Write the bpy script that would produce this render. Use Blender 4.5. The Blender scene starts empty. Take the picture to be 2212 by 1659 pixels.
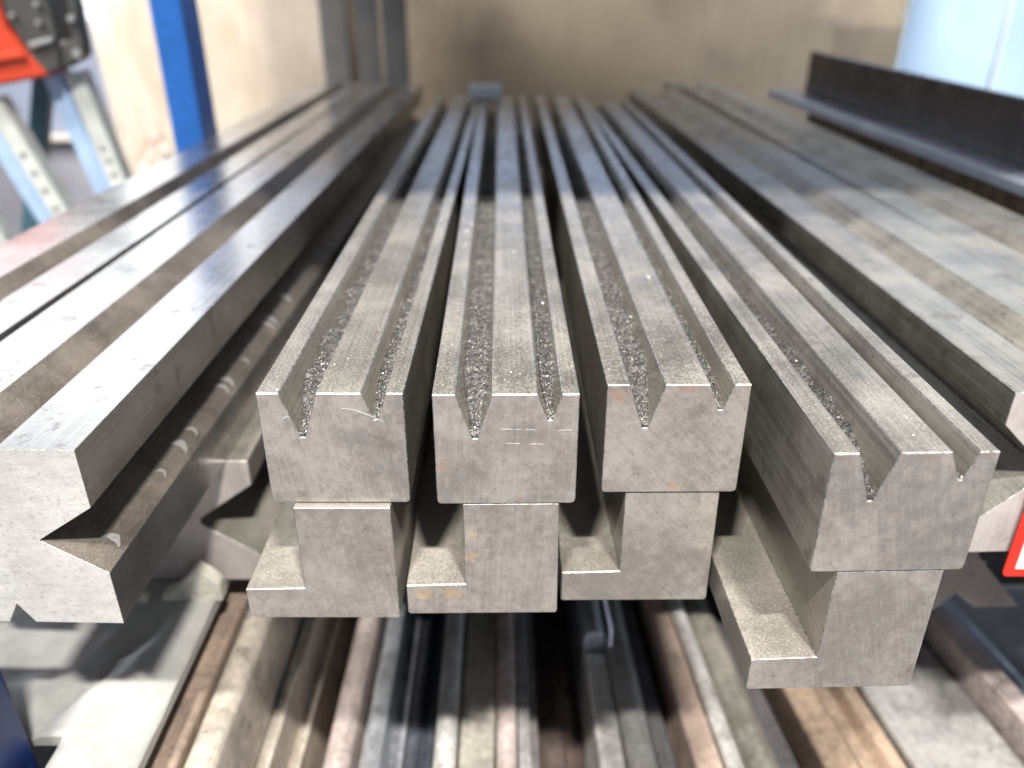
import bpy, bmesh, math, random
from mathutils import Vector, Matrix, noise
R = math.radians
random.seed(11)
sc = bpy.context.scene
COL = sc.collection
H = 1.374                      # camera height; shelf level is H-.274

# ------------------------------------------------------------------ camera
cam_d = bpy.data.cameras.new('camera')
cam = bpy.data.objects.new('camera', cam_d); COL.objects.link(cam)
cam.location = (0, 0, H)
cam.rotation_euler = (R(90 - 27.07), 0, 0)
cam_d.sensor_width = 36; cam_d.lens = 36 * 1750 / 2212
cam_d.clip_start = .01; cam_d.clip_end = 60
cam_d.dof.use_dof = True; cam_d.dof.focus_distance = .345; cam_d.dof.aperture_fstop = 5.2
sc.camera = cam
# ------------------------------------------------------------------ world + lamps
w = bpy.data.worlds.new('World'); sc.world = w; w.use_nodes = True
bg = w.node_tree.nodes['Background']
bg.inputs['Color'].default_value = (.80, .86, 1.0, 1); bg.inputs['Strength'].default_value = .38
def lamp(name, loc, target, sx, sy, watt, col, spread=180):
    d = bpy.data.lights.new(name, 'AREA'); d.shape = 'RECTANGLE'; d.size = sx; d.size_y = sy
    d.energy = watt; d.color = col; d.spread = R(spread)
    o = bpy.data.objects.new(name, d); COL.objects.link(o); o.location = loc
    o.rotation_euler = (Vector(target) - Vector(loc)).to_track_quat('-Z', 'Y').to_euler()
    return o
lamp('ceiling_light', (-.48, -1.0, H + 2.0), (0, .4, H - .2), .22, .06, 98, (1, .96, .91))
lamp('ceiling_light', (.48, -1.0, H + 2.0), (0, .4, H - .2), .22, .06, 108, (1, .96, .91))
lamp('hall_light', (-1.5, .2, H + 1.9), (-.8, 1.7, H - .2), .9, .4, 13, (1, .97, .93), 58)  # added fill, no lamp known here: brightens the upright and pale board
lamp('hall_light', (1.5, .2, H + 1.8), (1.0, 1.5, H - .1), .6, .3, 9, (.93, .97, 1), 58)  # added fill for the pale blue panel
lamp('hall_light', (.25, .85, H + 1.7), (.3, 1.8, H - .1), .5, .2, 3.2, (1, .95, .88), 80)  # added fill for the brown board
vs = sc.view_settings
vs.view_transform = 'Standard'; vs.look = 'None'; vs.gamma = 1; vs.exposure = 0.15
try: vs.use_curve_mapping = False
except Exception: pass
sc.cycles.use_denoising = True
sc.cycles.max_bounces = 4; sc.cycles.caustics_reflective = False; sc.cycles.caustics_refractive = False

# ------------------------------------------------------------------ materials
def newmat(name):
    m = bpy.data.materials.new(name); m.use_nodes = True
    nt = m.node_tree
    return m, nt, nt.nodes['Principled BSDF']
def N(nt, t, **kw):
    n = nt.nodes.new(t)
    for k, v in kw.items(): setattr(n, k, v)
    return n
def math_n(nt, op, a, b=None, clamp=False):
    n = N(nt, 'ShaderNodeMath', operation=op, use_clamp=clamp)
    for i, x in enumerate((a, b)):
        if x is None: continue
        if isinstance(x, (int, float)): n.inputs[i].default_value = x
        else: nt.links.new(x, n.inputs[i])
    return n.outputs[0]
def mixc(nt, fac, a, b, mode='MIX'):
    n = N(nt, 'ShaderNodeMix', data_type='RGBA', blend_type=mode)
    for i, x in ((0, fac), (6, a), (7, b)):
        if isinstance(x, (int, float)): n.inputs[i].default_value = x
        elif isinstance(x, tuple): n.inputs[i].default_value = (*x, 1)
        else: nt.links.new(x, n.inputs[i])
    return n.outputs[2]
def ramp(nt, fac, lo, hi):
    n = N(nt, 'ShaderNodeMapRange', interpolation_type='SMOOTHSTEP')
    nt.links.new(fac, n.inputs[0]); n.inputs[1].default_value = lo; n.inputs[2].default_value = hi
    return n.outputs[0]
def coords(nt):
    tc = N(nt, 'ShaderNodeTexCoord'); oi = N(nt, 'ShaderNodeObjectInfo')
    s = math_n(nt, 'MULTIPLY', oi.outputs['Random'], 37.0)
    v = N(nt, 'ShaderNodeVectorMath', operation='ADD')
    nt.links.new(tc.outputs['Object'], v.inputs[0]); nt.links.new(s, v.inputs[1])
    return tc.outputs['Object'], v.outputs[0], oi.outputs['Random']
def noise_n(nt, vec, scale, detail=4, rough=.6, stretch=None):
    if stretch:
        mp = N(nt, 'ShaderNodeVectorMath', operation='MULTIPLY'); nt.links.new(vec, mp.inputs[0])
        mp.inputs[1].default_value = stretch; vec = mp.outputs[0]
    n = N(nt, 'ShaderNodeTexNoise'); nt.links.new(vec, n.inputs['Vector'])
    n.inputs['Scale'].default_value = scale; n.inputs['Detail'].default_value = detail
    n.inputs['Roughness'].default_value = rough
    return n.outputs['Fac']
def steel(name, c1, c2, metallic=.7, rough=.42, rust=0., rustcol=(.30, .13, .045), spots=(), streak=(900, 9, 900),
          streak_amt=.5, dust=0., mottle=.5, bump=.25, dark=(.09, .075, .065), blotch=.35, pit=0., contrast=.16, specks=.15, grit=.14, ang=0.):
    m, nt, b = newmat(name); L = nt.links.new
    raw, vec, rnd = coords(nt)
    big = noise_n(nt, vec, 22, 3); mid = noise_n(nt, vec, 160, 3, .7); fine = noise_n(nt, vec, 1100, 1, .6)
    sv = vec
    if ang:
        ro = N(nt, 'ShaderNodeVectorRotate', rotation_type='Y_AXIS'); L(vec, ro.inputs['Vector']); ro.inputs['Angle'].default_value = R(ang); sv = ro.outputs[0]
    st = noise_n(nt, sv, 1, 3, .65, streak)
    f = math_n(nt, 'ADD', math_n(nt, 'MULTIPLY', big, .55), math_n(nt, 'MULTIPLY', st, .45 * streak_amt))
    f = math_n(nt, 'ADD', f, math_n(nt, 'MULTIPLY', mid, .35 * mottle))
    tot = (.55 + .45 * streak_amt + .35 * mottle) * .5
    col = mixc(nt, ramp(nt, f, tot - contrast, tot + contrast), c1, c2)
    # handling stains: irregular brownish blotches
    bl = ramp(nt, math_n(nt, 'ADD', math_n(nt, 'MULTIPLY', noise_n(nt, vec, 55, 4, .72), .7), math_n(nt, 'MULTIPLY', mid, .3)), .53, .66)
    col = mixc(nt, math_n(nt, 'MULTIPLY', bl, blotch), col, dark)
    col = mixc(nt, math_n(nt, 'MULTIPLY', ramp(nt, fine, .56, .72), grit), col, dark)
    col = mixc(nt, math_n(nt, 'MULTIPLY', ramp(nt, noise_n(nt, vec, 1300, 0, .5), .64, .76), specks), col, (.78, .76, .73))
    if pit:
        col = mixc(nt, math_n(nt, 'MULTIPLY', ramp(nt, noise_n(nt, vec, 420, 2, .65), .57, .68), pit), col, (.16, .145, .13))
    fine_r = noise_n(nt, vec, 330, 4, .75) if spots else None
    rn = noise_n(nt, vec, 120, 4, .72)
    rm = ramp(nt, math_n(nt, 'ADD', math_n(nt, 'MULTIPLY', rn, .6), math_n(nt, 'MULTIPLY', big, .4)), .60, .70)
    rm = math_n(nt, 'MULTIPLY', rm, rust)
    for (sx, sy, sz, rad) in spots:
        d = N(nt, 'ShaderNodeVectorMath', operation='DISTANCE'); L(raw, d.inputs[0]); d.inputs[1].default_value = (sx, sy, sz)
        k = math_n(nt, 'SUBTRACT', 1.0, math_n(nt, 'DIVIDE', d.outputs['Value'], rad * 1.3), True)
        k = ramp(nt, math_n(nt, 'ADD', math_n(nt, 'MULTIPLY', k, .32), math_n(nt, 'MULTIPLY', fine_r, .85)), .58, .74)
        rm = math_n(nt, 'MAXIMUM', rm, math_n(nt, 'MULTIPLY', k, .62))
    rc = mixc(nt, mid, rustcol, tuple(min(1, x * 2.3) for x in rustcol))
    col = mixc(nt, rm, col, rc)
    mv = math_n(nt, 'MULTIPLY', math_n(nt, 'SUBTRACT', 1.0, rm), metallic)
    rv = math_n(nt, 'ADD', rough - .14, math_n(nt, 'MULTIPLY', f, .28 / max(tot * 2, .1)))
    rv = math_n(nt, 'ADD', rv, math_n(nt, 'MULTIPLY', bl, .12))
    if dust:
        g = N(nt, 'ShaderNodeNewGeometry'); sx = N(nt, 'ShaderNodeSeparateXYZ'); L(g.outputs['Normal'], sx.inputs[0])
        up = ramp(nt, sx.outputs['Z'], .25, .9)
        dn = ramp(nt, math_n(nt, 'ADD', math_n(nt, 'MULTIPLY', noise_n(nt, vec, 900, 1, .7), .65), math_n(nt, 'MULTIPLY', big, .35)), .40, .68)
        dm = math_n(nt, 'MULTIPLY', math_n(nt, 'MULTIPLY', up, dn), dust)
        col = mixc(nt, dm, col, (.37, .345, .295))
        mv = math_n(nt, 'MULTIPLY', mv, math_n(nt, 'SUBTRACT', 1.0, dm))
        rv = math_n(nt, 'ADD', rv, math_n(nt, 'MULTIPLY', dm, .3))
    L(col, b.inputs['Base Color']); L(mv, b.inputs['Metallic']); L(rv, b.inputs['Roughness'])
    bp = N(nt, 'ShaderNodeBump'); bp.inputs['Strength'].default_value = bump; bp.inputs['Distance'].default_value = .0006
    hh = math_n(nt, 'ADD', math_n(nt, 'MULTIPLY', fine, .5), math_n(nt, 'MULTIPLY', st, .5 * streak_amt))
    hh = math_n(nt, 'ADD', hh, math_n(nt, 'MULTIPLY', mid, .5))
    L(hh, bp.inputs['Height']); L(bp.outputs[0], b.inputs['Normal'])
    return m
def plain(name, col, rough=.5, metallic=0., var=.15, scale=40, bump=0., var_col=None):
    m, nt, b = newmat(name); raw, vec, rnd = coords(nt)
    n = noise_n(nt, vec, scale, 5, .65)
    dark = var_col or tuple(c * (1 - var * 2.2) for c in col)
    nt.links.new(mixc(nt, ramp(nt, n, .3, .7), dark, col), b.inputs['Base Color'])
    b.inputs['Roughness'].default_value = rough; b.inputs['Metallic'].default_value = metallic
    if bump:
        bp = N(nt, 'ShaderNodeBump'); bp.inputs['Strength'].default_value = bump; bp.inputs['Distance'].default_value = .002
        nt.links.new(n, bp.inputs['Height']); nt.links.new(bp.outputs[0], b.inputs['Normal'])
    return m
def emit(name, col, s):
    m, nt, b = newmat(name); b.inputs['Base Color'].default_value = (*col, 1)
    b.inputs['Emission Color'].default_value = (*col, 1); b.inputs['Emission Strength'].default_value = s
    return m

END_STREAK = (500, 500, 40)
M = {}
M['top'] = steel('ground_steel', (.30, .28, .235), (.52, .49, .43), .72, .24, rust=.12, dust=.48, streak=(1100, 5, 1100), streak_amt=1.3, contrast=.20, blotch=.5)
M['end1'] = steel('sawn_steel_end', (.37, .33, .315), (.56, .52, .50), .45, .50, streak=END_STREAK, streak_amt=.35, rust=.05, mottle=1.0)
M['edge'] = plain('worn_steel_edge', (.58, .555, .525), .42, .75, .35, 500)
M['star'] = steel('bright_ground_steel', (.42, .405, .385), (.62, .605, .585), .85, .24, rust=.15, dust=.10, blotch=.3, streak=(500, 4, 500), streak_amt=1.0, bump=.12)
M['star_end'] = steel('speckled_cast_end', (.50, .49, .47), (.66, .65, .62), .30, .55, streak=(60, 60, 500), streak_amt=.6, rust=.45, rustcol=(.24, .15, .09), mottle=1, pit=.32, blotch=.25, specks=.4)
M['olive'] = steel('oiled_steel', (.22, .21, .185), (.47, .445, .40), .62, .28, rust=.22, dust=.45, blotch=.6, streak=(500, 4, 500), streak_amt=1.4, contrast=.20)
M['dark'] = steel('mill_scale_steel', (.055, .05, .052), (.10, .09, .09), .45, .25, rust=.10, blotch=.3, bump=.05, specks=.03, grit=.05, streak=(300, 4, 300))
M['rail'] = steel('rail_steel', (.30, .275, .235), (.46, .43, .375), .5, .36, rust=.16, dust=.6)

# ------------------------------------------------------------------ builders
def tag(o, label=None, cat=None, group=None, kind=None):
    if label: o['label'] = label
    if cat: o['category'] = cat
    if group: o['group'] = group
    if kind: o['kind'] = kind
    return o
def link(name, me, parent=None, loc=(0, 0, 0), rz=0.):
    o = bpy.data.objects.new(name, me); COL.objects.link(o)
    o.location = loc; o.rotation_euler = (0, 0, rz)
    if parent: o.parent = parent
    return o
def fillet(pts, idx, r, n=3):
    out = []
    for i, p in enumerate(pts):
        if i not in idx: out.append(p); continue
        a = Vector(pts[i - 1]); b = Vector(p); c = Vector(pts[(i + 1) % len(pts)])
        u = (a - b).normalized(); v = (c - b).normalized()
        for k in range(n + 1):
            t = k / n
            q = (b + u * r) * (1 - t) ** 2 + b * 2 * t * (1 - t) + (b + v * r) * t * t
            out.append((q.x, q.y))
    return out
def extrude_mesh(name, prof, length, mats, bev=.0005, seg_y=1, y0=0., groove=None):
    """prof: outline in x,z seen from the front (any winding); runs back along +y"""
    bm = bmesh.new()
    area = sum(prof[i - 1][0] * prof[i][1] - prof[i][0] * prof[i - 1][1] for i in range(len(prof)))
    if area < 0: prof = prof[::-1]                # anticlockwise seen from the front (-y)
    rows = []
    for s in range(seg_y + 1):
        y = y0 + length * s / seg_y
        rows.append([bm.verts.new((x, y, z)) for x, z in prof])
    n = len(prof)
    f = bm.faces.new(rows[0]); f.material_index = 2
    f = bm.faces.new(rows[-1][::-1]); f.material_index = 2
    for s in range(seg_y):
        for i in range(n):
            j = (i + 1) % n
            bm.faces.new((rows[s][i], rows[s + 1][i], rows[s + 1][j], rows[s][j]))
    bmesh.ops.recalc_face_normals(bm, faces=bm.faces)
    if groove:
        for f in bm.faces:
            f.normal_update()
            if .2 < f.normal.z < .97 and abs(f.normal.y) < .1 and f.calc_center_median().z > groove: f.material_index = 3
    if bev:
        es = [e for e in bm.edges if len(e.link_faces) == 2 and e.calc_face_angle(0) > R(22)]
        bmesh.ops.bevel(bm, geom=es, offset=bev, segments=1, affect='EDGES', material=1, clamp_overlap=True)
    me = bpy.data.meshes.new(name); bm.to_mesh(me); bm.free()
    for m in mats: me.materials.append(m)
    return me
def box_mesh(name, x0, x1, y0, y1, z0, z1, mat, bev=.002, seg=1):
    bm = bmesh.new()
    bmesh.ops.create_cube(bm, size=1)
    for v in bm.verts:
        v.co = Vector(((x0 + x1) / 2 + v.co.x * (x1 - x0), (y0 + y1) / 2 + v.co.y * (y1 - y0), (z0 + z1) / 2 + v.co.z * (z1 - z0)))
    if bev: bmesh.ops.bevel(bm, geom=bm.edges[:], offset=bev, segments=seg, affect='EDGES', clamp_overlap=True)
    me = bpy.data.meshes.new(name); bm.to_mesh(me); bm.free()
    me.materials.append(mat)
    return me
def box(name, x0, x1, y0, y1, z0, z1, mat, bev=.002, parent=None):
    """box given in world metres; origin at the centre of its base"""
    cx, cy = (x0 + x1) / 2, (y0 + y1) / 2
    me = box_mesh(name, x0 - cx, x1 - cx, y0 - cy, y1 - cy, 0, z1 - z0, mat, bev)
    loc = Vector((cx, cy, z0))
    if parent: loc = parent.matrix_world.inverted() @ loc
    return link(name, me, parent, loc)
def empty(name, loc, rz=0):
    o = bpy.data.objects.new(name, None); COL.objects.link(o)
    o.location = loc; o.rotation_euler = (0, 0, rz); o.empty_display_size = .02
    bpy.context.view_layer.update()
    return o

# ------------------------------------------------------------------ the setting: floor, rack shelves, uprights
M['floor'] = plain('concrete_floor', (.30, .29, .28), .7, 0, .2, 6, .2)
M['shelf'] = plain('dark_shelf_plate', (.06, .058, .06), .6, .3, .25, 20)
M['under'] = plain('shelf_board', (.26, .22, .18), .7, 0, .2, 12)
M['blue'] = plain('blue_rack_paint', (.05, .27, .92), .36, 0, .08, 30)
M['navy'] = plain('blue_rack_paint_scuffed', (.012, .035, .16), .42, 0, .2, 40)  # same rack blue, with the leg's shade put into the colour
tag(box('floor', -8, 8, -6, 10, -.05, 0, M['floor'], 0), kind='structure')
tag(box('shelf', -.155, .245, .46, 1.62, H - .3705, H - .2745, M['shelf'], .002), kind='structure')
tag(box('lower_shelf', -.72, .85, .15, 1.7, H - .66, H - .63, M['shelf'], .002), kind='structure')
tag(box('upper_shelf', -.50, .60, .315, 1.35, H + .35, H + .39, M['under'], .002), kind='structure')  # out of view, added to cast the shadow edge across the dies
tag(box('shelf_plank', -.22, .25, .2156, 1.2, H + .3905, H + .42, M['under'], .002), 'overhanging plank lying on the shelf above the dies', 'plank')  # added out of view to bring the shadow forward over the middle dies
def beam(x0, x1, y0, z0, label):
    """folded C section beam with a rolled lip"""
    pr = [(0, 0), (.045, 0), (.045, .012), (.039, .012), (.039, .006), (.006, .006), (.006, .054), (.039, .054), (.039, .048), (.045, .048), (.045, .06), (0, .06)]
    me = extrude_mesh('rack_beam', pr, x1 - x0, [M['shelf']] * 3, .001)
    o = link('rack_beam', me, None, (x1, y0, z0), R(90)); tag(o, label, 'beam', 'cross beams under the shelf')
beam(-.145, .62, .52, H - .4525, 'dark folded cross beam under the front of the shelf')
beam(-.145, .62, 1.25, H - .4525, 'dark folded cross beam under the back of the shelf')
def upright(name, x0, x1, y0, y1, z1, mat, label):
    root = empty(name, ((x0 + x1) / 2, (y0 + y1) / 2, 0)); tag(root, label, 'upright')
    hw, hd = (x1 - x0) / 2, (y1 - y0) / 2
    t = .003
    pr = fillet([(-hw, -hd), (hw, -hd), (hw, hd), (-hw, hd)], (0, 1, 2, 3), .004)
    bm = bmesh.new(); a = [bm.verts.new((x, y, 0)) for x, y in pr]; b = [bm.verts.new((x, y, z1)) for x, y in pr]
    bm.faces.new(a[::-1]); bm.faces.new(b)
    for i in range(len(pr)):
        j = (i + 1) % len(pr); bm.faces.new((a[i], a[j], b[j], b[i]))
    me = bpy.data.meshes.new('post'); bm.to_mesh(me); bm.free(); me.materials.append(mat)
    link('post', me, root)
    link('foot_plate', box_mesh('foot_plate', -hw - .03, hw + .03, -hd - .03, hd + .03, 0, .008, mat), root)
    return root
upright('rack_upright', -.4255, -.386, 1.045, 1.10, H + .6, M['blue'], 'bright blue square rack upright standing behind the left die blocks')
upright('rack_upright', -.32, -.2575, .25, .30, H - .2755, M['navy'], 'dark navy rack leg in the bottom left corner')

# ------------------------------------------------------------------ two-groove dies on L-shaped rails
BW = .061
block_prof = [(0, 0), (.0095, 0), (.0164, -.021), (.0183, -.021), (.0248, 0), (.0435, 0), (.0483, -.0122), (.0499, -.0122), (.0538, 0), (BW, 0), (BW, -.0545), (0, -.0545)]
block_prof = [(x - BW / 2, z + .0545) for x, z in block_prof]
block_prof = fillet(block_prof, (10, 11), .0022)
rail_prof = [(.0112, -.0550), (.0540, -.0550), (.0545, -.1185), (-.0165, -.1185), (-.0165, -.1012), (.0112, -.1005)]
rail_prof = fillet([(x - BW / 2, z + .1185) for x, z in rail_prof], (2, 3), .0016)
LEN = .89
TOPZ = H - .1555
dies = [  # x centre of the front, y front, yaw, rail forward, rail shift
    (-.0755, .2957, -.15, .0035, -.0015), (-.0025, .2948, .69, -.0006, .0), (.0707, .3036, .44, -.0008, .0), (.1469, .2497, 1.46, -.0006, .0)]
block_labels = ['left of the four two-groove steel die blocks, curved scratch below its small groove',
                'second two-groove steel die block from the left, two dashed scratch lines on its end',
                'third two-groove steel die block, rust along the top edge of its end',
                'rightmost two-groove steel die block, sticking out farthest toward the viewer']
rail_labels = ['leftmost L-shaped steel rail under the die block with the curved scratch',
               'L-shaped steel rail with yellow rust stains on its foot, second from left',
               'clean L-shaped steel rail, third from left, with the highest foot edge',
               'rightmost L-shaped steel rail reaching lowest in the row, red speck on its end']
blk_spots = [(), ((-.028, 0, .020, .006), (.006, 0, .003, .003)), ((-.026, 0, .049, .007), (.004, 0, .0545, .009), (.0025, 0, .001, .008), (.029, 0, .054, .004)), ((-.0305, .03, .018, .006), (-.0305, .05, .02, .006), (-.0305, .02, .012, .005))]
rail_spots = [(), ((-.040, 0, .012, .008), (-.026, 0, .013, .008), (-.016, 0, .034, .005), (-.015, 0, .046, .005), (.02, 0, .004, .003)), (), ((-.047, .02, .008, .008), (-.047, .06, .01, .008), (-.0194, .02, .03, .006), (-.0194, .035, .028, .006))]
warm = (.24, .145, .055)
blocks = []
for i, (x, y, yaw, fwd, sh) in enumerate(dies):
    e_b = steel('die_end', (.315, .288, .268), (.53, .492, .462), .60, .42, streak=(1000, 1000, 30), streak_amt=.45, mottle=1.1, spots=blk_spots[i], rust=.03, contrast=.14, specks=.12, grit=.2, pit=.22, blotch=.55, dark=(.17, .135, .12), ang=(8, -3, 41, 14)[i], rustcol=(.17, .085, .042))
    e_r = steel('rail_end', (.325, .298, .272), (.53, .495, .46), .60, .42, streak=(1000, 1000, 30), streak_amt=.45, mottle=1.1, spots=rail_spots[i], rust=.03, contrast=.14, specks=.12, grit=.2, pit=.22, blotch=.55, dark=(.17, .135, .12), ang=(8, -3, 41, 14)[i], rustcol=warm)
    me = extrude_mesh('die_block', block_prof, LEN, [M['top'] if i < 3 else M['olive'], M['edge'], e_b], .00036)
    o = link('die_block', me, None, (x, y, TOPZ - .0545), R(yaw)); tag(o, block_labels[i], 'die', 'die blocks in a row'); blocks.append(o)
    me = extrude_mesh('die_rail', rail_prof, LEN, [M['rail'], M['edge'], e_r], .00034)
    a = R(yaw); px, py = x + sh, y - fwd
    o2 = link('die_rail', me, None, (px, py, TOPZ - .1185), R(yaw)); tag(o2, rail_labels[i], 'rail', 'rails under the die blocks')
    bpy.context.view_layer.update()

# bright scratches cut in the end faces: hair-thin slivers a tenth of a millimetre proud
def sliver(parent, pts, width, mat, name='scratch', plane='xz', y=-.00012):
    bm = bmesh.new(); L_, R_ = [], []
    for k, (px, pz) in enumerate(pts):
        a = Vector(pts[max(0, k - 1)]); b = Vector(pts[min(len(pts) - 1, k + 1)]); d = (b - a).normalized()
        n = Vector((-d.y, d.x)); wd = width * math.sin(math.pi * (k + .5) / len(pts)) * .5
        for s, arr in ((1, L_), (-1, R_)):
            arr.append((px + n.x * s * wd, pz + n.y * s * wd))
    vf = lambda q, yy: bm.verts.new((q[0], yy, q[1]))
    A = [vf(q, y) for q in L_]; B = [vf(q, y) for q in R_]; C = [vf(q, .0001) for q in L_]; D = [vf(q, .0001) for q in R_]
    for k in range(len(pts) - 1):
        bm.faces.new((A[k], B[k], B[k + 1], A[k + 1])); bm.faces.new((C[k], A[k], A[k + 1], C[k + 1])); bm.faces.new((B[k], D[k], D[k + 1], B[k + 1]))
    bmesh.ops.recalc_face_normals(bm, faces=bm.faces)
    me = bpy.data.meshes.new(name); bm.to_mesh(me); bm.free(); me.materials.append(mat)
    return link(name, me, parent)
M['scratch'] = plain('fresh_scratch', (.85, .82, .80), .4, .6, .2, 900)
sliver(blocks[0], [(.0045, .0475), (.010, .0465), (.015, .0445), (.0195, .0422), (.0215, .0410)], .0007, M['scratch'])
sliver(blocks[0], [(-.0205, .0425), (-.0185, .0437), (-.0176, .0430)], .0010, M['scratch'])
for zz, xa, xb in ((.0378, -.002, .003), (.0377, .0035, .0065), (.0376, .008, .0125), (.0308, .0, .006), (.0305, .009, .016)):
    sliver(blocks[1], [(xa, zz), ((xa + xb) / 2, zz + .0001), (xb, zz - .0001)], .00045, M['scratch'])
sliver(blocks[1], [(.022, .037), (.0255, .0374), (.028, .0372)], .0004, M['scratch'])

# ------------------------------------------------------------------ filings and dust lying in the grooves and on the tops
M['filing'] = plain('dark_filings', (.115, .112, .108), .55, .3, .35, 700)
M['flake'] = plain('bright_filings', (.85, .83, .79), .30, .9, .05, 900)
M['grain'] = plain('grey_dust_grains', (.50, .485, .45), .6, .2, .25, 900)
FV, FF, FM = [], [], []
def flake(p, s, mi):
    b = len(FV); rr = random.random
    ax = Vector((rr() - .5, rr() - .5, rr() - .5)).normalized()
    q = Matrix.Rotation(rr() * 6.28, 3, ax)
    for v in ((-.6, -.5, -.2), (.7, -.3, -.15), (-.1, .6, -.2), (0, 0, .45)):
        FV.append(p + q @ (Vector(v) * s))
    for f in ((0, 2, 1), (0, 1, 3), (1, 2, 3), (2, 0, 3)):
        FF.append([b + k for k in f]); FM.append(mi)
def groove_fill(o, xc, half_bot, z_bot, slope, fill, length, n, dark_share):
    """bed of filings in a V groove: height rises from the open end"""
    mw = o.matrix_world
    def height(y):
        up = min(1, y / .035); up = up * up * (3 - 2 * up)
        nz = noise.noise(Vector((xc * 40 + o.location.x * 50, y * 60, 0))) * .28 + noise.noise(Vector((xc * 90, y * 240, 3))) * .12
        return fill * (.16 + .84 * up) * (1 + nz)
    rows = int(length / .0016); cols = 7; base = len(FV)
    for r in range(rows + 1):
        y = .0008 + length * r / rows; hgt = height(y); hw = half_bot + hgt * slope
        for c in range(cols):
            t = c / (cols - 1) * 2 - 1
            dz = .0009 * noise.noise(Vector((t * 5 + xc * 999, y * 700, o.location.x * 77))) - .0012 * (1 - abs(t))
            FV.append(mw @ Vector((xc + t * hw, y, z_bot + hgt + (dz if r else -hgt * .6))))
    for r in range(rows):
        for c in range(cols - 1):
            a = base + r * cols + c
            FF.append([a, a + 1, a + 1 + cols, a + cols]); FM.append(0)
    for k in range(n):
        y = length * random.random() ** 1.5; hgt = height(y); hw = half_bot + hgt * slope
        t = random.uniform(-1, 1)
        u = random.random()
        mi = 0 if u < dark_share else (2 if u < .975 or y > .14 else 1)
        flake(mw @ Vector((xc + t * hw * .95, y + .0006, z_bot + hgt - .0011 * (1 - abs(t)) + random.uniform(-.0002, .0004))), random.uniform(.00022, .00062) * (1.7 if random.random() < .05 else 1), mi)
bpy.context.view_layer.update()
for i, o in enumerate(blocks):
    big = (.0174 - BW / 2, .0009, .0335, .33); small = (.0491 - BW / 2, .0008, .0423, .36)
    groove_fill(o, *big, (.0125, .0140, .0130, .0120)[i], .62, 10000, (.62, .5, .55, .92)[i])
    groove_fill(o, *small, (.0050, .0075, .0040, .0036)[i], .62, 3500, .45)
    mw = o.matrix_world
    for k in range(900):
        y = .30 * random.random() ** 1.3
        xl = random.choice([random.uniform(0, .0092), random.uniform(.0252, .0432), random.uniform(.0542, .0605)]) - BW / 2
        flake(mw @ Vector((xl, y, .0546)), random.uniform(.00016, .00048), random.choice((0, 0, 1, 2, 2, 2, 2)))
    # foot of the rail
    for k in range(260):
        y = .09 * random.random()
        flake(mw @ Vector((random.uniform(-.016, .0105) - BW / 2, y, -.0467)), random.uniform(.0002, .0006), random.choice((0, 1, 1, 2)))
me = bpy.data.meshes.new('metal_filings'); me.from_pydata([tuple(v) for v in FV], [], FF)
for m in (M['filing'], M['flake'], M['grain']): me.materials.append(m)
me.polygons.foreach_set('material_index', FM); me.update()
tag(link('metal_filings', me), 'grey metal filings and bright dust lying in the grooves of the dies', 'filings', kind='stuff')

# ------------------------------------------------------------------ four-sided die blocks with a V cut in every side
def star_prof(wd, ht, top, right, bottom, left):
    """each side: (centre along the side, half opening, depth, tip radius); x centred, z from 0"""
    w2 = wd / 2; P = []; F = []
    def notch(pts, tipr):
        for k, p in enumerate(pts):
            if k == 1 and tipr: F.append((len(P), tipr))
            P.append(p)
    P.append((-w2, ht))
    if top: c, h, d, r = top; notch([(c - h, ht), (c, ht - d), (c + h, ht)], r)
    P.append((w2, ht))
    if right: c, h, d, r = right; notch([(w2, c + h), (w2 - d, c), (w2, c - h)], r)
    P.append((w2, 0))
    if bottom: c, h, d, r = bottom; notch([(c + h, 0), (c, d), (c - h, 0)], r)
    P.append((-w2, 0))
    if left: c, h, d, r = left; notch([(-w2, c - h), (-w2 + d, c), (-w2, c + h)], r)
    out = P
    for idx, r in sorted(F, reverse=True):
        a = fillet(out, (idx,), r, 4); out = a
    return out
SW = .0955
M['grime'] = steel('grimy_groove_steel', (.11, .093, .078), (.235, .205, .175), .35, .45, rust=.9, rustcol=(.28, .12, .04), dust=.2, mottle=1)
stars = []
def star(name, prof, x_left, y, yaw, length, mats, label, wd=SW, zbase=H - .274, group='four-sided die blocks', groove=.07, gm='grime'):
    me = extrude_mesh(name, prof, length, mats + [M[gm]], .0005, groove=groove)
    a = R(yaw)
    o = link(name, me, None, (x_left + math.cos(a) * wd / 2, y + math.sin(a) * wd / 2, zbase), a)
    tag(o, label, 'die block', group); stars.append(o); return o
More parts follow.
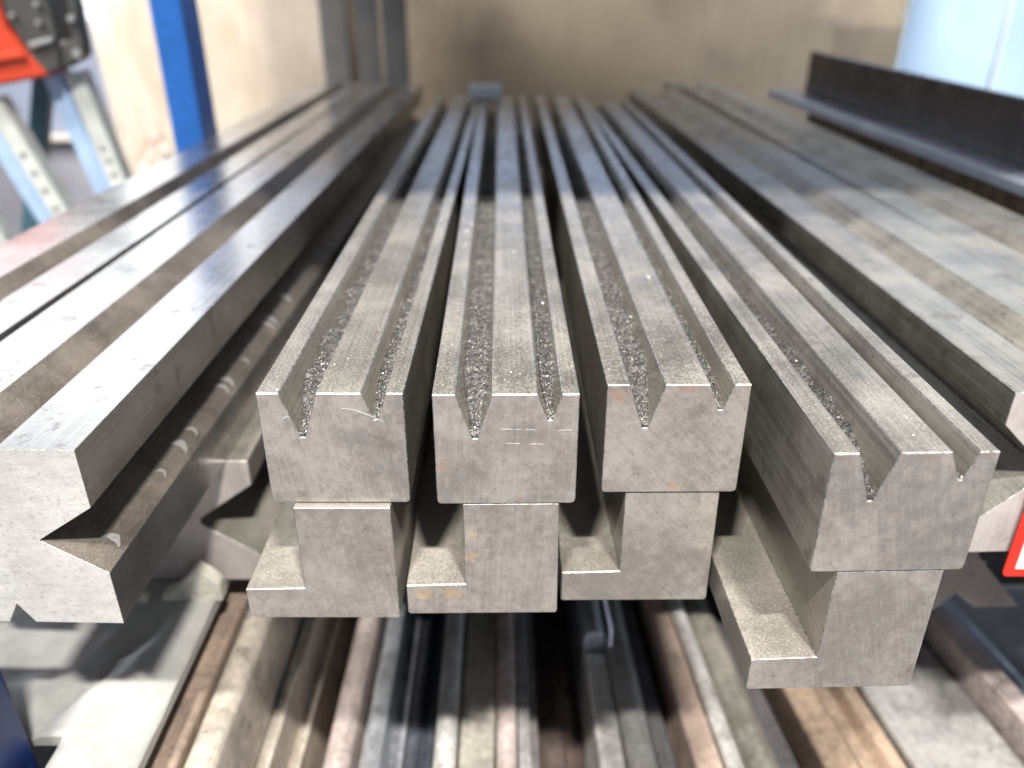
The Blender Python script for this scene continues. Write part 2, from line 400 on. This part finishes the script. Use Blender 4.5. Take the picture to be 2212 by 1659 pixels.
# front left block: right edge at x=-.182
p1 = star_prof(SW, SW, (.0002, .0135, .0135, .0012), (.0482, .0180, .0275, .0012), (-.0003, .0063, .011, 0), (.05, .01, .016, 0))
s1 = star('four_way_die', p1, -.2782, .2905, -1.2, 1.21, [M['star'], M['edge'], M['star_end']],
          'bright four-sided die block at far left with speckled pale end and deep side notch', groove=.001)
s2 = star('four_way_die', star_prof(SW, SW, (.006, .0125, .0130, .0012), (.05, .01, .016, 0), (.0, .01, .014, 0), (.05, .016, .02, 0)), -.3795, .33, -1.4, 1.21, [M['star'], M['edge'], M['star_end']],
          'bright four-sided die block along the left edge, its end cut off by the frame')
M['mid_end'] = steel('recessed_end', (.50, .45, .43), (.68, .63, .60), .4, .5, streak=END_STREAK, streak_amt=.5, rust=.12, mottle=.8)
star('four_way_die', star_prof(SW, SW, (0, .012, .014, 0), (.0486, .0290, .0405, .006), (0, .007, .01, 0), (.048, .012, .016, 0)), -.2617, .4314, -.2, 1.0, [M['rail'], M['edge'], M['mid_end']],
     'notched die block set back and lower, between the speckled block and the first rail', zbase=H - .3701)
s4 = star('four_way_die', star_prof(SW, SW, (-.002, .0145, .0110, .002), (.048, .012, .016, 0), (0, .008, .012, 0), (.0490, .0285, .0300, .002)), .2390, .3405, 2.3, 1.10, [M['olive'], M['edge'], M['mid_end']],
          'dull stained four-sided die block right of the row, V notch facing the dies', gm='olive')
s5 = star('four_way_die', star_prof(SW, SW, (.0, .0125, .010, .002), (.048, .012, .016, 0), (0, .008, .012, 0), (.048, .012, .016, 0)), .3385, .30, 3.1, 1.24, [M['olive'], M['edge'], M['mid_end']],
          'dull stained die block farthest right, next to the bluish flat bar', gm='olive')
# lower die that carries the right hand blocks
lowp = [(0, 0), (.0072, 0), (.0187, .0140), (.0339, .0010), (.063, .0010), (.025, .0440), (.025, .0960), (0, .0960)]
lowp = [(x - .0315, z) for x, z in lowp]
lo = link('support_die', extrude_mesh('support_die', lowp, 1.0, [M['rail'], M['edge'], steel('support_end', (.24, .205, .19), (.37, .32, .30), .4, .5, streak=END_STREAK, rust=.05)], .0005), None, (.2987, .403, H - .3705), R(2))
tag(lo, 'dark notched steel bar underneath the right die block, with stamped dots', 'die block')
for k, dx in enumerate((-.0165, -.0135, -.0070, -.0040, -.0010)):
    bm = bmesh.new(); bmesh.ops.create_cone(bm, cap_ends=True, segments=10, radius1=.0007, radius2=.0005, depth=.0003)
    me = bpy.data.meshes.new('stamped_dot'); bm.to_mesh(me); bm.free(); me.materials.append(M['scratch'])
    d = link('stamped_dot', me, lo, (dx, -.0001, .0385)); d.rotation_euler = (R(90), 0, 0)
lo2 = link('support_die', extrude_mesh('support_die', [(-.03, 0), (.03, 0), (.03, .0960), (-.03, .0960)], 1.0, [M['rail'], M['edge'], M['mid_end']], .001), None, (.405, .42, H - .3705), R(2))
tag(lo2, 'plain steel bar underneath the farthest right die block', 'bar')

# pale scuffs on the lower wall of the side notch
def wall_point(o, wd, c, h, d, t, y, lift):
    """lower wall of a right hand notch: t=0 tip, t=1 outer lip"""
    x = wd / 2 - d * (1 - t); z = c - h * t
    n = Vector((h, 0, d)).normalized()
    return Vector((x, y, z)) + n * lift
for k, (y, t0, t1, th) in enumerate(((.017, .62, .9, .006), (.074, .66, .86, .003), (.101, .60, .90, .008), (.118, .64, .88, .004), (.172, .6, .9, .005), (.182, .6, .9, .006), (.214, .7, .9, .003), (.275, .55, .9, .006), (.285, .55, .9, .006), (.33, .5, .85, .006))):
    bm = bmesh.new(); A, B = [], []
    for q in range(7):
        t = t0 + (t1 - t0) * q / 6; wv = th * .5 * math.sin(math.pi * (q + .6) / 7.2)
        bend = .004 * math.sin(math.pi * q / 6)
        A.append(bm.verts.new(wall_point(s1, SW, .0482, .018, .0275, t, y + bend - wv * random.uniform(.6, 1), .00025)))
        B.append(bm.verts.new(wall_point(s1, SW, .0482, .018, .0275, t, y + bend + wv * random.uniform(.6, 1), .00025)))
    for q in range(6): bm.faces.new((A[q], A[q + 1], B[q + 1], B[q]))
    r = bmesh.ops.extrude_face_region(bm, geom=bm.faces[:])
    for v in r['geom']:
        if isinstance(v, bmesh.types.BMVert): v.co -= Vector((.018, 0, .0275)).normalized() * .0004
    bmesh.ops.recalc_face_normals(bm, faces=bm.faces)
    me = bpy.data.meshes.new('scuff_mark'); bm.to_mesh(me); bm.free(); me.materials.append(M['scratch'])
    link('scuff_mark', me, s1)

# ------------------------------------------------------------------ angle iron on the right
M['ledge'] = steel('blue_sheen_steel', (.34, .37, .45), (.50, .54, .64), .35, .34, rust=.03, streak=(300, 4, 300), streak_amt=1.0, blotch=.3)  # bluish reflection painted into the base colour
me = extrude_mesh('upright_bar', fillet([(0, 0), (.007, 0), (.007, .068), (0, .068)], (2, 3), .0015, 2), .95, [M['dark']] * 3, .0004)
a = link('upright_bar', me, None, (.5045, .323, H - .173), R(4.2)); tag(a, 'long dark steel bar standing on edge on the right', 'bar')
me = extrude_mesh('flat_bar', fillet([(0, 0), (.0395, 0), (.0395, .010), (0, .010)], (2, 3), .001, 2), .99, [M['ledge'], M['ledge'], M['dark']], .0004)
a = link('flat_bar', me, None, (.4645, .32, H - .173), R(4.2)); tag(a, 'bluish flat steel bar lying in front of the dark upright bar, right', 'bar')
M['timber'] = plain('packing_timber', (.30, .22, .13), .7, 0, .3, 60)
t = box('packing_timber', .448, .492, .40, 1.20, H - .3705, H - .1735, M['timber'], .002); t.rotation_euler.z = R(4.2)
tag(t, 'timber packing block carrying the bluish flat bar at the right edge', 'timber')
# red-edged sign on the right block
tg = empty('hanging_tag', (.2615 + .045, .3385, H - .2885)); tag(tg, 'white sign with a red border at the right edge of the picture', 'sign')
pr = fillet([(-.045, 0), (.045, 0), (.045, .062), (-.045, .062)], (0, 1, 2, 3), .0035)
pi = [(-.0395, .0055), (.0395, .0055), (.0395, .0565), (-.0395, .0565)]
M['red'] = plain('red_plastic', (.72, .035, .02), .35, 0, .04, 30); M['white'] = plain('white_plastic', (.85, .85, .86), .4, 0, .03, 30)
link('border', extrude_mesh('border', pr, .0012, [M['red']] * 3, .0002), tg)
link('face', extrude_mesh('face', pi, .0008, [M['white']] * 3, 0, y0=-.0004), tg)
# pale block lying on the far end of the second die
cb = link('plastic_block', box_mesh('plastic_block', -.022, .022, -.014, .014, 0, .018, plain('pale_blue_plastic', (.82, .90, .96), .4, 0, .05, 30), .003), None, (-.036, 1.155, TOPZ), R(3))
tag(cb, 'small pale blue plastic block on the far end of the second die', 'block')

# ------------------------------------------------------------------ bars on the lower shelf
def S(name, c, metallic=.35, rough=.55, rust=.2, rc=(.26, .115, .05), **k):
    return steel(name, tuple(min(1, x * .8) for x in c), tuple(min(1, x * 1.5) for x in c), metallic, rough, rust=rust, rustcol=rc, contrast=.13, blotch=.6, mottle=1.2, streak=(200, 5, 200), streak_amt=.45, **k)
BM = {
 'rust': S('rusty_brown_bar', (.27, .20, .155), .1, .7, .8), 'orange': S('orange_rust_bar', (.34, .25, .18), .1, .7, .7, (.34, .19, .10)),
 'tan': S('tan_grey_bar', (.48, .43, .36), .2), 'pale': S('pale_worn_bar', (.62, .61, .58), .4, .5, .06),
 'pink': S('pinkish_bar', (.52, .44, .41), .35), 'bluish': S('bluish_bright_bar', (.58, .60, .64), .7, .4, .05),
 'grey': S('grey_bar', (.38, .37, .36), .5), 'darkg': S('dark_grey_bar', (.15, .145, .15), .4), 'brown': S('dark_brown_bar', (.10, .075, .065), .2),
 'navy': S('navy_bar', (.10, .105, .135), .4, .45, .3), 'salmon': S('salmon_rust_bar', (.40, .30, .245), .1, .65, .4, (.36, .22, .14)),
 'olive': S('olive_grey_bar', (.36, .34, .29), .35)}
def rect(wd, h): return fillet([(-wd / 2, 0), (wd / 2, 0), (wd / 2, h), (-wd / 2, h)], (2, 3), min(wd * .12, .003), 2)
def rnd(wd, h):
    return [(-wd / 2, 0), (wd / 2, 0)] + [(wd / 2 * math.cos(a), h - wd / 2 + wd / 2 * math.sin(a)) for a in [math.pi * k / 10 for k in range(11)]]
def vee(wd, h): return [(-wd / 2, 0), (wd / 2, 0), (wd / 2, h), (wd * .18, h), (0, h - wd * .35), (-wd * .18, h), (-wd / 2, h)]
def step(wd, h): return [(-wd / 2, 0), (wd / 2, 0), (wd / 2, h * .75), (wd * .05, h * .75), (wd * .05, h), (-wd / 2, h)]
def knife(wd, h): return [(-wd / 2, 0), (wd / 2, 0), (wd / 2, h * .6), (wd * .12, h), (-wd * .12, h), (-wd / 2, h * .6)]
LZ = H - .63
lower = [  # x0, x1, top (below camera), shape, material, front y, length, yaw, name, label
 (-.2105, -.1885, .397, rect, 'rust', .26, 1.1, .0, 'flat_bar', 'rusty brown flat bar beside the wrapped plate, lower shelf'),
 (-.188, -.1690, .399, rnd, 'tan', .27, 1.1, .0, 'round_edge_bar', 'tan round-edged bar right of the rusty brown bar, lower shelf'),
 (-.1675, -.1515, .465, step, 'tan', .27, 1.1, -.6, 'stepped_bar', 'tan stepped bar below the left die rail'),
 (-.1505, -.1325, .57, rect, 'brown', .28, 1.0, .0, 'flat_bar', 'dark brown low bar lying deep below the left die rail'),
 (-.1315, -.112, .485, rnd, 'pink', .27, 1.1, -.3, 'round_edge_bar', 'pinkish round-topped punch bar below the left die rail'),
 (-.111, -.1025, .51, rect, 'grey', .28, 1.1, .0, 'flat_bar', 'dull grey flat bar left of the bluish bar, lower shelf'),
 (-.102, -.081, .482, step, 'bluish', .26, 1.1, .3, 'stepped_bar', 'bluish bright stepped bar under the gap of the first two rails'),
 (-.080, -.0565, .525, vee, 'navy', .38, 1.0, .0, 'grooved_bar', 'navy dark grooved bar under the second rail'),
 (-.0785, -.0575, .55, rect, 'salmon', .27, .105, .0, 'short_bar', 'short salmon rusty bar end in front of the navy grooved bar'),
 (-.0555, -.040, .486, rnd, 'pale', .26, 1.1, .4, 'round_edge_bar', 'cream worn round-topped bar under the second rail'),
 (-.0385, -.0125, .500, rect, 'olive', .27, 1.1, .2, 'flat_bar', 'olive grey flat bar right of the cream worn bar, lower shelf'),
 (-.0115, .0035, .494, rnd, 'pink', .26, 1.1, .7, 'round_edge_bar', 'pink-grey thin round-topped bar under the right half of the second rail'),
 (.0045, .0205, .500, step, 'grey', .33, 1.0, 1.0, 'stepped_bar', 'thin grey stepped bar left of the dark gap, lower shelf'),
 (.023, .062, .585, step, 'brown', .27, 1.0, 1.0, 'stepped_bar', 'dark brown stepped bar deep in the gap under the third rail'),
 (.064, .083, .500, rnd, 'bluish', .515, .85, 2.0, 'round_edge_bar', 'bluish round-nosed bar whose rounded end shows in the dark gap'),
 (.064, .083, .518, rect, 'pale', .26, .25, 1.7, 'short_bar', 'short pale bar in front of the round-nosed bar'),
 (.0845, .1045, .503, rnd, 'grey', .27, 1.1, 2.6, 'round_edge_bar', 'grey round-topped bar under the right half of the third rail'),
 (.106, .127, .515, step, 'darkg', .27, 1.1, 3.4, 'stepped_bar', 'dark grey stepped bar left of the salmon bar, lower shelf'),
 (.129, .1485, .505, rect, 'salmon', .27, 1.1, 4.2, 'flat_bar', 'salmon rusty flat bar left of the lowest die rail'),
 (.150, .163, .500, rnd, 'pale', .27, 1.1, 4.6, 'round_edge_bar', 'slim pale round-edged bar beside the salmon bar'),
 (.165, .194, .508, rnd, 'olive', .27, 1.1, 5.2, 'round_edge_bar', 'olive grey round-topped bar under the lowest die rail'),
 (.196, .2165, .535, rect, 'darkg', .27, 1.1, 6.0, 'flat_bar', 'dark low flat bar left of the orange rusty bars'),
 (.218, .243, .502, rect, 'orange', .375, 1.0, 7.2, 'flat_bar', 'orange rusty flat bar below the lowest rail, nearest its corner'),
 (.2445, .2765, .505, vee, 'orange', .37, 1.0, 7.8, 'grooved_bar', 'orange rusty grooved bar with a light centre line, bottom right'),
 (.279, .356, .498, rect, 'grey', .25, 1.1, 8.4, 'wide_bar', 'wide dull grey bar in the bottom right corner'),
 (.361, .379, .475, rect, 'pink', .27, 1.1, 8.9, 'flat_bar', 'narrow pinkish bar on edge, right of the wide grey bar'),
 (.383, .455, .515, step, 'navy', .27, 1.1, 9.3, 'stepped_bar', 'dark navy stepped bar at the right edge, lower shelf')]
for x0, x1, top, shp, mt, y, ln, yaw, nm, lb in lower:
    wd = x1 - x0; h = .63 - top; a_ = R(yaw); yr = .42     # the x range is given at y=.42
    xc = (x0 + x1) / 2 + (yr - y) * math.tan(a_)
    me = extrude_mesh(nm, shp(wd, h), ln, [BM[mt], BM[mt], BM[mt]], .0008)
    tag(link(nm, me, None, (xc, y, LZ), a_), lb, 'bar', 'bars on the lower shelf')
# pale film-covered deck board on the left, notched round the rack leg
M['film'] = steel('film_covered_board', (.35, .35, .33), (.50, .50, .475), .05, .36, rust=0, mottle=.6, streak_amt=.2, blotch=.10)
bm = bmesh.new(); nx, ny = 60, 180; x0, x1, y0, y1 = -.56, -.196, .215, 1.3; V = {}
for i in range(nx + 1):
    for j in range(ny + 1):
        x = x0 + (x1 - x0) * i / nx; y = y0 + (y1 - y0) * j / ny
        amp = max(0, min(1, (.425 - y) / .04)); amp = max(amp, .0)
        z = .0003 + amp * (.0022 * noise.noise(Vector((x * 18, y * 15, 2))) + .0016 * noise.noise(Vector((x * 70, y * 55, 5))) - .0016)
        d = abs((x + .247) - .45 * (y - .352)); z -= amp * .006 * math.exp(-(d / .006) ** 2)
        z += amp * .0022 * max(0, noise.noise(Vector((x * 130, y * 130, 9))) - .35) * 3
        V[i, j] = bm.verts.new((x, y, z + .008))
for i in range(nx):
    for j in range(ny):
        c = V[i, j].co
        if c.x < -.250 and c.y < .303: continue
        bm.faces.new((V[i, j], V[i + 1, j], V[i + 1, j + 1], V[i, j + 1]))
for v in [v for v in bm.verts if not v.link_faces]: bm.verts.remove(v)
r = bmesh.ops.extrude_face_region(bm, geom=bm.faces[:])
for v in r['geom']:
    if isinstance(v, bmesh.types.BMVert): v.co.z = 0
bmesh.ops.recalc_face_normals(bm, faces=bm.faces)
me = bpy.data.meshes.new('deck_board'); bm.to_mesh(me); bm.free(); me.materials.append(M['film'])
for p in me.polygons: p.use_smooth = p.normal.z > .5
db = tag(link('deck_board', me, None, (0, 0, H - .3788)), 'pale film-covered deck board below the speckled block, bottom left', 'board')
M['wood'] = plain('torn_pale_film', (.70, .68, .58), .5, 0, .16, 90)
pts = [(-.030, 0), (.010, 0), (.010, .014), (.004, .021), (-.004, .028), (-.012, .017), (-.022, .008), (-.030, .004)]
me = extrude_mesh('torn_flap', pts, .010, [M['wood']] * 3, .0008)
link('torn_flap', me, db, (-.2015, .412, .0065))
me = extrude_mesh('torn_flap', [(-.012, 0), (.006, 0), (.006, .006), (-.003, .011), (-.012, .007)], .006, [M['wood']] * 3, .0008)
link('torn_flap', me, db, (-.246, .41, .0065))
# bent wire hanging under the third rail
bm = bmesh.new(); ctl = [Vector(c) for c in ((.066, .46, -.3705), (.0665, .455, -.40), (.070, .450, -.418), (.0725, .447, -.430), (.0725, .446, -.445))]
path = []
for k in range(len(ctl) - 1):
    p0, p1, p2, p3 = ctl[max(0, k - 1)], ctl[k], ctl[k + 1], ctl[min(len(ctl) - 1, k + 2)]
    for q in range(5):
        u = q / 5; path.append(.5 * (2 * p1 + (p2 - p0) * u + (2 * p0 - 5 * p1 + 4 * p2 - p3) * u * u + (3 * p1 - p0 - 3 * p2 + p3) * u ** 3))
path.append(ctl[-1]); rings = []
for k, p in enumerate(path):
    d = (path[min(k + 1, len(path) - 1)] - path[max(0, k - 1)]).normalized(); sx = d.cross(Vector((0, 1, 0))).normalized(); sy = d.cross(sx)
    rings.append([bm.verts.new(p + Vector((0, 0, H)) + (sx * math.cos(a) + sy * math.sin(a)) * .0014) for a in [math.pi * t / 4 for t in range(8)]])
for A, B in zip(rings, rings[1:]):
    for t in range(8): bm.faces.new((A[t], A[(t + 1) % 8], B[(t + 1) % 8], B[t]))
bm.faces.new(rings[0]); bm.faces.new(rings[-1][::-1]); bmesh.ops.recalc_face_normals(bm, faces=bm.faces)
me = bpy.data.meshes.new('bent_wire'); bm.to_mesh(me); bm.free(); me.materials.append(plain('wire_plastic', (.55, .62, .85), .3, .2, .05, 30))
wo = link('bent_wire', me)
tag(wo, 'thin pale blue bent wire hanging in the dark gap under the third rail', 'wire')

# ------------------------------------------------------------------ behind the rack
def wood(name, c1, c2, sx=(14, 14, 3), rough=.65):
    m, nt, b = newmat(name); raw, vec, r_ = coords(nt)
    n1 = noise_n(nt, vec, 1, 5, .6, sx); n2 = noise_n(nt, vec, 2.2, 4, .6); n3 = noise_n(nt, vec, 1, 3, .6, (120, 120, 8))
    f = math_n(nt, 'ADD', math_n(nt, 'MULTIPLY', n1, .5), math_n(nt, 'ADD', math_n(nt, 'MULTIPLY', n2, .35), math_n(nt, 'MULTIPLY', n3, .15)))
    nt.links.new(mixc(nt, ramp(nt, f, .36, .62), c1, c2), b.inputs['Base Color']); b.inputs['Roughness'].default_value = rough
    return m
M['ply_l'] = wood('pale_board', (.44, .35, .25), (.66, .585, .50), (8, 8, 3)); M['ply_r'] = wood('brown_board', (.17, .135, .105), (.32, .26, .185), (4, 4, 5))
b1 = box('pale_board', -.802, -.305, 1.752, 1.77, 0, H + .03, M['ply_l'], .001); b1.rotation_euler.y = R(-1.5)
tag(b1, 'pale tan plywood board standing behind the blue upright', 'board')
b2 = box('brown_board', -.36, .66, 1.80, 1.818, 0, H + .03, M['ply_r'], .001)
tag(b2, 'brown plywood board standing behind the far ends of the dies', 'board')
b3 = box('brown_board', .665, 1.5, 1.83, 1.848, 0, H + .03, M['ply_r'], .001)
tag(b3, 'darker brown board behind the pale blue panel, top right', 'board')
# torn label on the pale board
bm = bmesh.new(); ring = []
for k in range(22):
    a_ = 2 * math.pi * k / 22; r_ = .034 * (1 + .35 * math.sin(k * 2.3) * random.random())
    ring.append(bm.verts.new((r_ * .75 * math.cos(a_), -.0015 - .006 * random.random(), r_ * 1.5 * math.sin(a_))))
c0 = bm.verts.new((0, -.004, 0))
for k in range(22): bm.faces.new((ring[k], ring[(k + 1) % 22], c0))
bmesh.ops.recalc_face_normals(bm, faces=bm.faces)
me = bpy.data.meshes.new('torn_label'); bm.to_mesh(me); bm.free(); me.materials.append(plain('torn_paper', (.90, .88, .86), .7, 0, .3, 45, .3, (.40, .22, .10)))
tl = link('torn_label', me, b1); bpy.context.view_layer.update()
tl.location = b1.matrix_world.inverted() @ Vector((-.760, 1.7505, H - .345)); tl.rotation_euler = (0, R(25), 0)
sm = tl.modifiers.new('thick', 'SOLIDIFY'); sm.thickness = .001
# grey bars standing on end
M['stand'] = steel('grey_flat_steel', (.115, .115, .115), (.17, .17, .165), .0, .75, rust=.03, streak=(300, 300, 6))
for (x0, x1, y, lb) in ((-.338, -.291, 1.555, 'leftmost of the three grey flat bars standing behind the left block'), (-.275, -.236, 1.560, 'middle of the three grey flat bars standing behind the left block'), (-.229, -.186, 1.553, 'rightmost of the three grey flat bars standing behind the left block')):
    tag(box('standing_bar', x0, x1, y, y + .012, 0, H + .22, M['stand'], .001), lb, 'bar', 'grey bars standing on end')
# pale blue panel top right, folded edge strips
M['panel'] = plain('pale_blue_panel', (.50, .66, .86), .22, 0, .12, 4)
bp_ = empty('cabinet_panel', (.78, 1.36, 0)); tag(bp_, 'pale blue glossy cabinet panel at the top right', 'panel')
for nm, x0, x1, y0 in (('sheet', .603, .752, 1.352), ('sheet', .757, 1.2, 1.352)):
    box(nm, x0, x1, y0, 1.357, .2, H + .25, M['panel'], .003, bp_)
M['strip'] = plain('pale_edge_strip', (.78, .87, .92), .3, 0, .03, 5)
for x in (.5965, .7525): box('edge_strip', x, x + .006 - (.0015 if x > .7 else 0), 1.3485, 1.3515, .2, H + .25, M['strip'], .001, bp_)
# steel cabinet and window, far left
M['cab'] = plain('blue_grey_sheet', (.36, .40, .52), .45, .3, .12, 5)
cb_ = empty('steel_cabinet', (-1.45, 2.3, 0)); tag(cb_, 'blue-grey sheet steel cabinet in the left background', 'cabinet')
box('upper_sheet', -2.0, -.92, 2.22, 2.6, H - .385, H - .128, M['cab'], .003, cb_)
box('lower_sheet', -2.0, -.92, 2.24, 2.6, 0, H - .402, plain('grey_sheet', (.36, .36, .40), .5, .2, .15, 4), .003, cb_)
box('ledge', -2.0, -.90, 2.19, 2.6, H - .4015, H - .3855, plain('pale_ledge', (.68, .63, .58), .5, 0, .1, 20), .002, cb_)
wi = empty('workshop_window', (-1.9, 3.1, H - .25)); tag(wi, 'bright white daylit window band above the cabinet, top left', 'window')
M['glow'] = emit('daylit_glass', (.40, .58, 1.0), 3.2); M['glow2'] = emit('white_daylit_glass', (.86, .92, 1.0), 1.55)
box('pane', -.985, 1.9, 3.10, 3.13, H - .148, H + .36, M['glow'], 0, wi)  # added glowing sheet behind the boards, for blue reflections on the die tops
box('tall_pane', -3.6, -1.0, 3.10, 3.13, H - .148, H + 1.7, M['glow2'], 0, wi)  # visible window, raised out of view to whiten the left block tops
box('window_post', -1.0, -.985, 3.07, 3.14, H - .148, H + 1.7, M['white'], 0, wi)
box('sill', -2.95, 1.95, 3.03, 3.14, H - .20, H - .1485, plain('pale_sill', (.72, .78, .90), .5, 0, .04, 10), .003, wi)
for x in (-2.3, -1.22, -.8, .1, 1.0): box('glazing_bar', x, x + .03, 3.08, 3.099, H - .148, H + .36, M['white'], .002, wi)

# red tool stand with perforated galvanised legs
M['redpaint'] = plain('red_enamel', (.55, .06, .025), .30, 0, .05, 12); M['gun'] = plain('gunmetal_casting', (.085, .085, .078), .5, .3, .15, 60)
M['galv'] = plain('galvanised_steel', (.78, .81, .74), .45, .1, .10, 25); M['galvb'] = plain('bluish_galvanised_steel', (.46, .62, .86), .42, .05, .08, 25)
M['teal'] = plain('dark_teal_paint', (.06, .14, .18), .45, 0, .1, 20); M['bolt'] = plain('zinc_bolt', (.72, .72, .70), .3, .8, .05, 90)
st = empty('tool_stand', (-.66, 1.2, 0)); tag(st, 'red headed tool stand with perforated galvanised legs at the far left', 'tool stand')
def part_world(name, me):
    o = link(name, me, st); o.location = st.matrix_world.inverted() @ Vector((0, 0, 0)); return o
def prism(name, pts, y0, y1, mat, bev=.002):
    pts = [(x, z + H) for x, z in pts]
    return part_world(name, extrude_mesh(name, pts, y1 - y0, [mat] * 3, bev, y0=y0))
prism('red_housing', [(-.6550, .025), (-.6602, -.045), (-.6570, -.070), (-.6394, -.1006), (-.6200, -.1265), (-.6869, -.1382), (-.80, -.150), (-.80, .025)], 1.150, 1.22, M['redpaint'], .004)
prism('housing_rib', [(-.6480, -.0925), (-.6385, -.1035), (-.70, -.113), (-.80, -.127), (-.80, -.116), (-.70, -.102)], 1.143, 1.1505, M['redpaint'], .0025)
pl = prism('casting', [(-.6550, .02), (-.6615, -.046), (-.6402, -.1030), (-.6256, -.1235), (-.6041, -.1180), (-.5990, -.0805), (-.6005, .02)], 1.157, 1.21, M['gun'], .002)
hd = prism('latch_handle', [(-.6040, -.1180), (-.5770, -.1080), (-.5690, -.1000), (-.5660, -.0450), (-.5700, .05), (-.5800, .05), (-.5775, -.045), (-.5820, -.0815), (-.5950, -.0845), (-.5990, -.082)], 1.16, 1.185, M['gun'], .003)
prism('trim_bar', [(-.6355, -.0850), (-.6030, -.0780), (-.6030, -.0840), (-.6350, -.0920)], 1.150, 1.157, M['bolt'], .001)
def bolt(x, z, r, parent):
    bm = bmesh.new(); bmesh.ops.create_cone(bm, cap_ends=True, segments=6, radius1=r, radius2=r, depth=.006)
    me = bpy.data.meshes.new('bolt'); bm.to_mesh(me); bm.free(); me.materials.append(M['bolt'])
    o = link('bolt', me, parent); o.location = Vector((x, 1.153, z + H)) - Vector((-.66, 1.2, 0)) - parent.location; o.rotation_euler = (R(90), 0, 0)
for x, z in ((-.6130, -.0390), (-.6160, -.0610), (-.6480, -.052)): bolt(x, z, .0035, pl)
bolt(-.5755, -.098, .006, hd); bolt(-.5725, -.056, .0045, hd)
def leg(a, b, y, wd, dep, ms, n_holes, t_hole0, t_hole1):
    """square tube leg from a (top) to b (bottom), x,z relative to camera height; holes down the right face"""
    A = Vector((a[0], y, a[1] + H)); B = Vector((b[0], y + .02, b[1] + H)); d = (B - A); ln = d.length; d.normalize()
    yy = Vector((0, 1, 0)); s = d.cross(yy).normalized(); yy = s.cross(d).normalized()
    bm = bmesh.new(); q = [bm.verts.new(P + s * sx * wd / 2 + yy * sy * dep / 2) for P in (A, B) for sx, sy in ((-1, -1), (1, -1), (1, 1), (-1, 1))]
    for f in ((0, 1, 2, 3), (7, 6, 5, 4), (0, 4, 5, 1), (1, 5, 6, 2), (2, 6, 7, 3), (3, 7, 4, 0)): bm.faces.new([q[k] for k in f])
    bmesh.ops.recalc_face_normals(bm, faces=bm.faces); bmesh.ops.bevel(bm, geom=bm.edges[:], offset=.002, segments=2, affect='EDGES')
    me = bpy.data.meshes.new('leg'); bm.to_mesh(me); bm.free(); me.materials.append(ms)
    o = part_world('leg', me)
    for k in range(n_holes):
        t_ = t_hole0 + (t_hole1 - t_hole0) * k / max(1, n_holes - 1)
        P = A.lerp(B, t_) - yy * (dep / 2)
        bm = bmesh.new(); bmesh.ops.create_circle(bm, cap_ends=False, segments=14, radius=.0048)
        inner = bmesh.ops.create_circle(bm, cap_ends=True, segments=14, radius=.0034)['verts']
        for v in inner: v.co.z -= .0002
        bm.verts.ensure_lookup_table()
        for i in range(14): bm.faces.new((bm.verts[i], bm.verts[(i + 1) % 14], bm.verts[14 + (i + 1) % 14], bm.verts[14 + i]))
        me = bpy.data.meshes.new('punched_hole'); bm.to_mesh(me); bm.free(); me.materials.append(M['bolt'])
        h = link('punched_hole', me, o)
        mt = Matrix((s, d, -yy)).transposed().to_4x4(); mt.translation = P - yy * .0006
        h.matrix_parent_inverse = Matrix.Identity(4); h.matrix_basis = mt
    return o
def along(p, q, k): return (p[0] + (q[0] - p[0]) * k, p[1] + (q[1] - p[1]) * k)
la, lb_ = (-.607, -.125), (-.578, -.288)
leg(la, along(la, lb_, 5.5), 1.205, .026, .030, M['galv'], 5, .115, .2)
la2, lb2 = (-.637, -.125), (-.603, -.288)
leg(la2, along(la2, lb2, 5.5), 1.205, .026, .034, M['galvb'], 0, 0, 0)
la, lb_ = (-.722, -.160), (-.665, -.330)
leg(la, along(la, lb_, 5.5), 1.190, .026, .030, M['galv'], 5, .08, .19)
la2, lb2 = (-.748, -.160), (-.690, -.330)
leg(la2, along(la2, lb2, 5.5), 1.190, .024, .034, M['galvb'], 0, 0, 0)
la, lb_ = (-.700, -.140), (-.765, -.320)
leg(la, along(la, lb_, 4), 1.29, .026, .02, M['teal'], 0, 0, 0)
la, lb_ = (-.775, -.270), (-.745, -.385)
leg(la, along(la, lb_, 6), 1.16, .028, .03, M['galv'], 3, .08, .16)
bpy.context.view_layer.update()
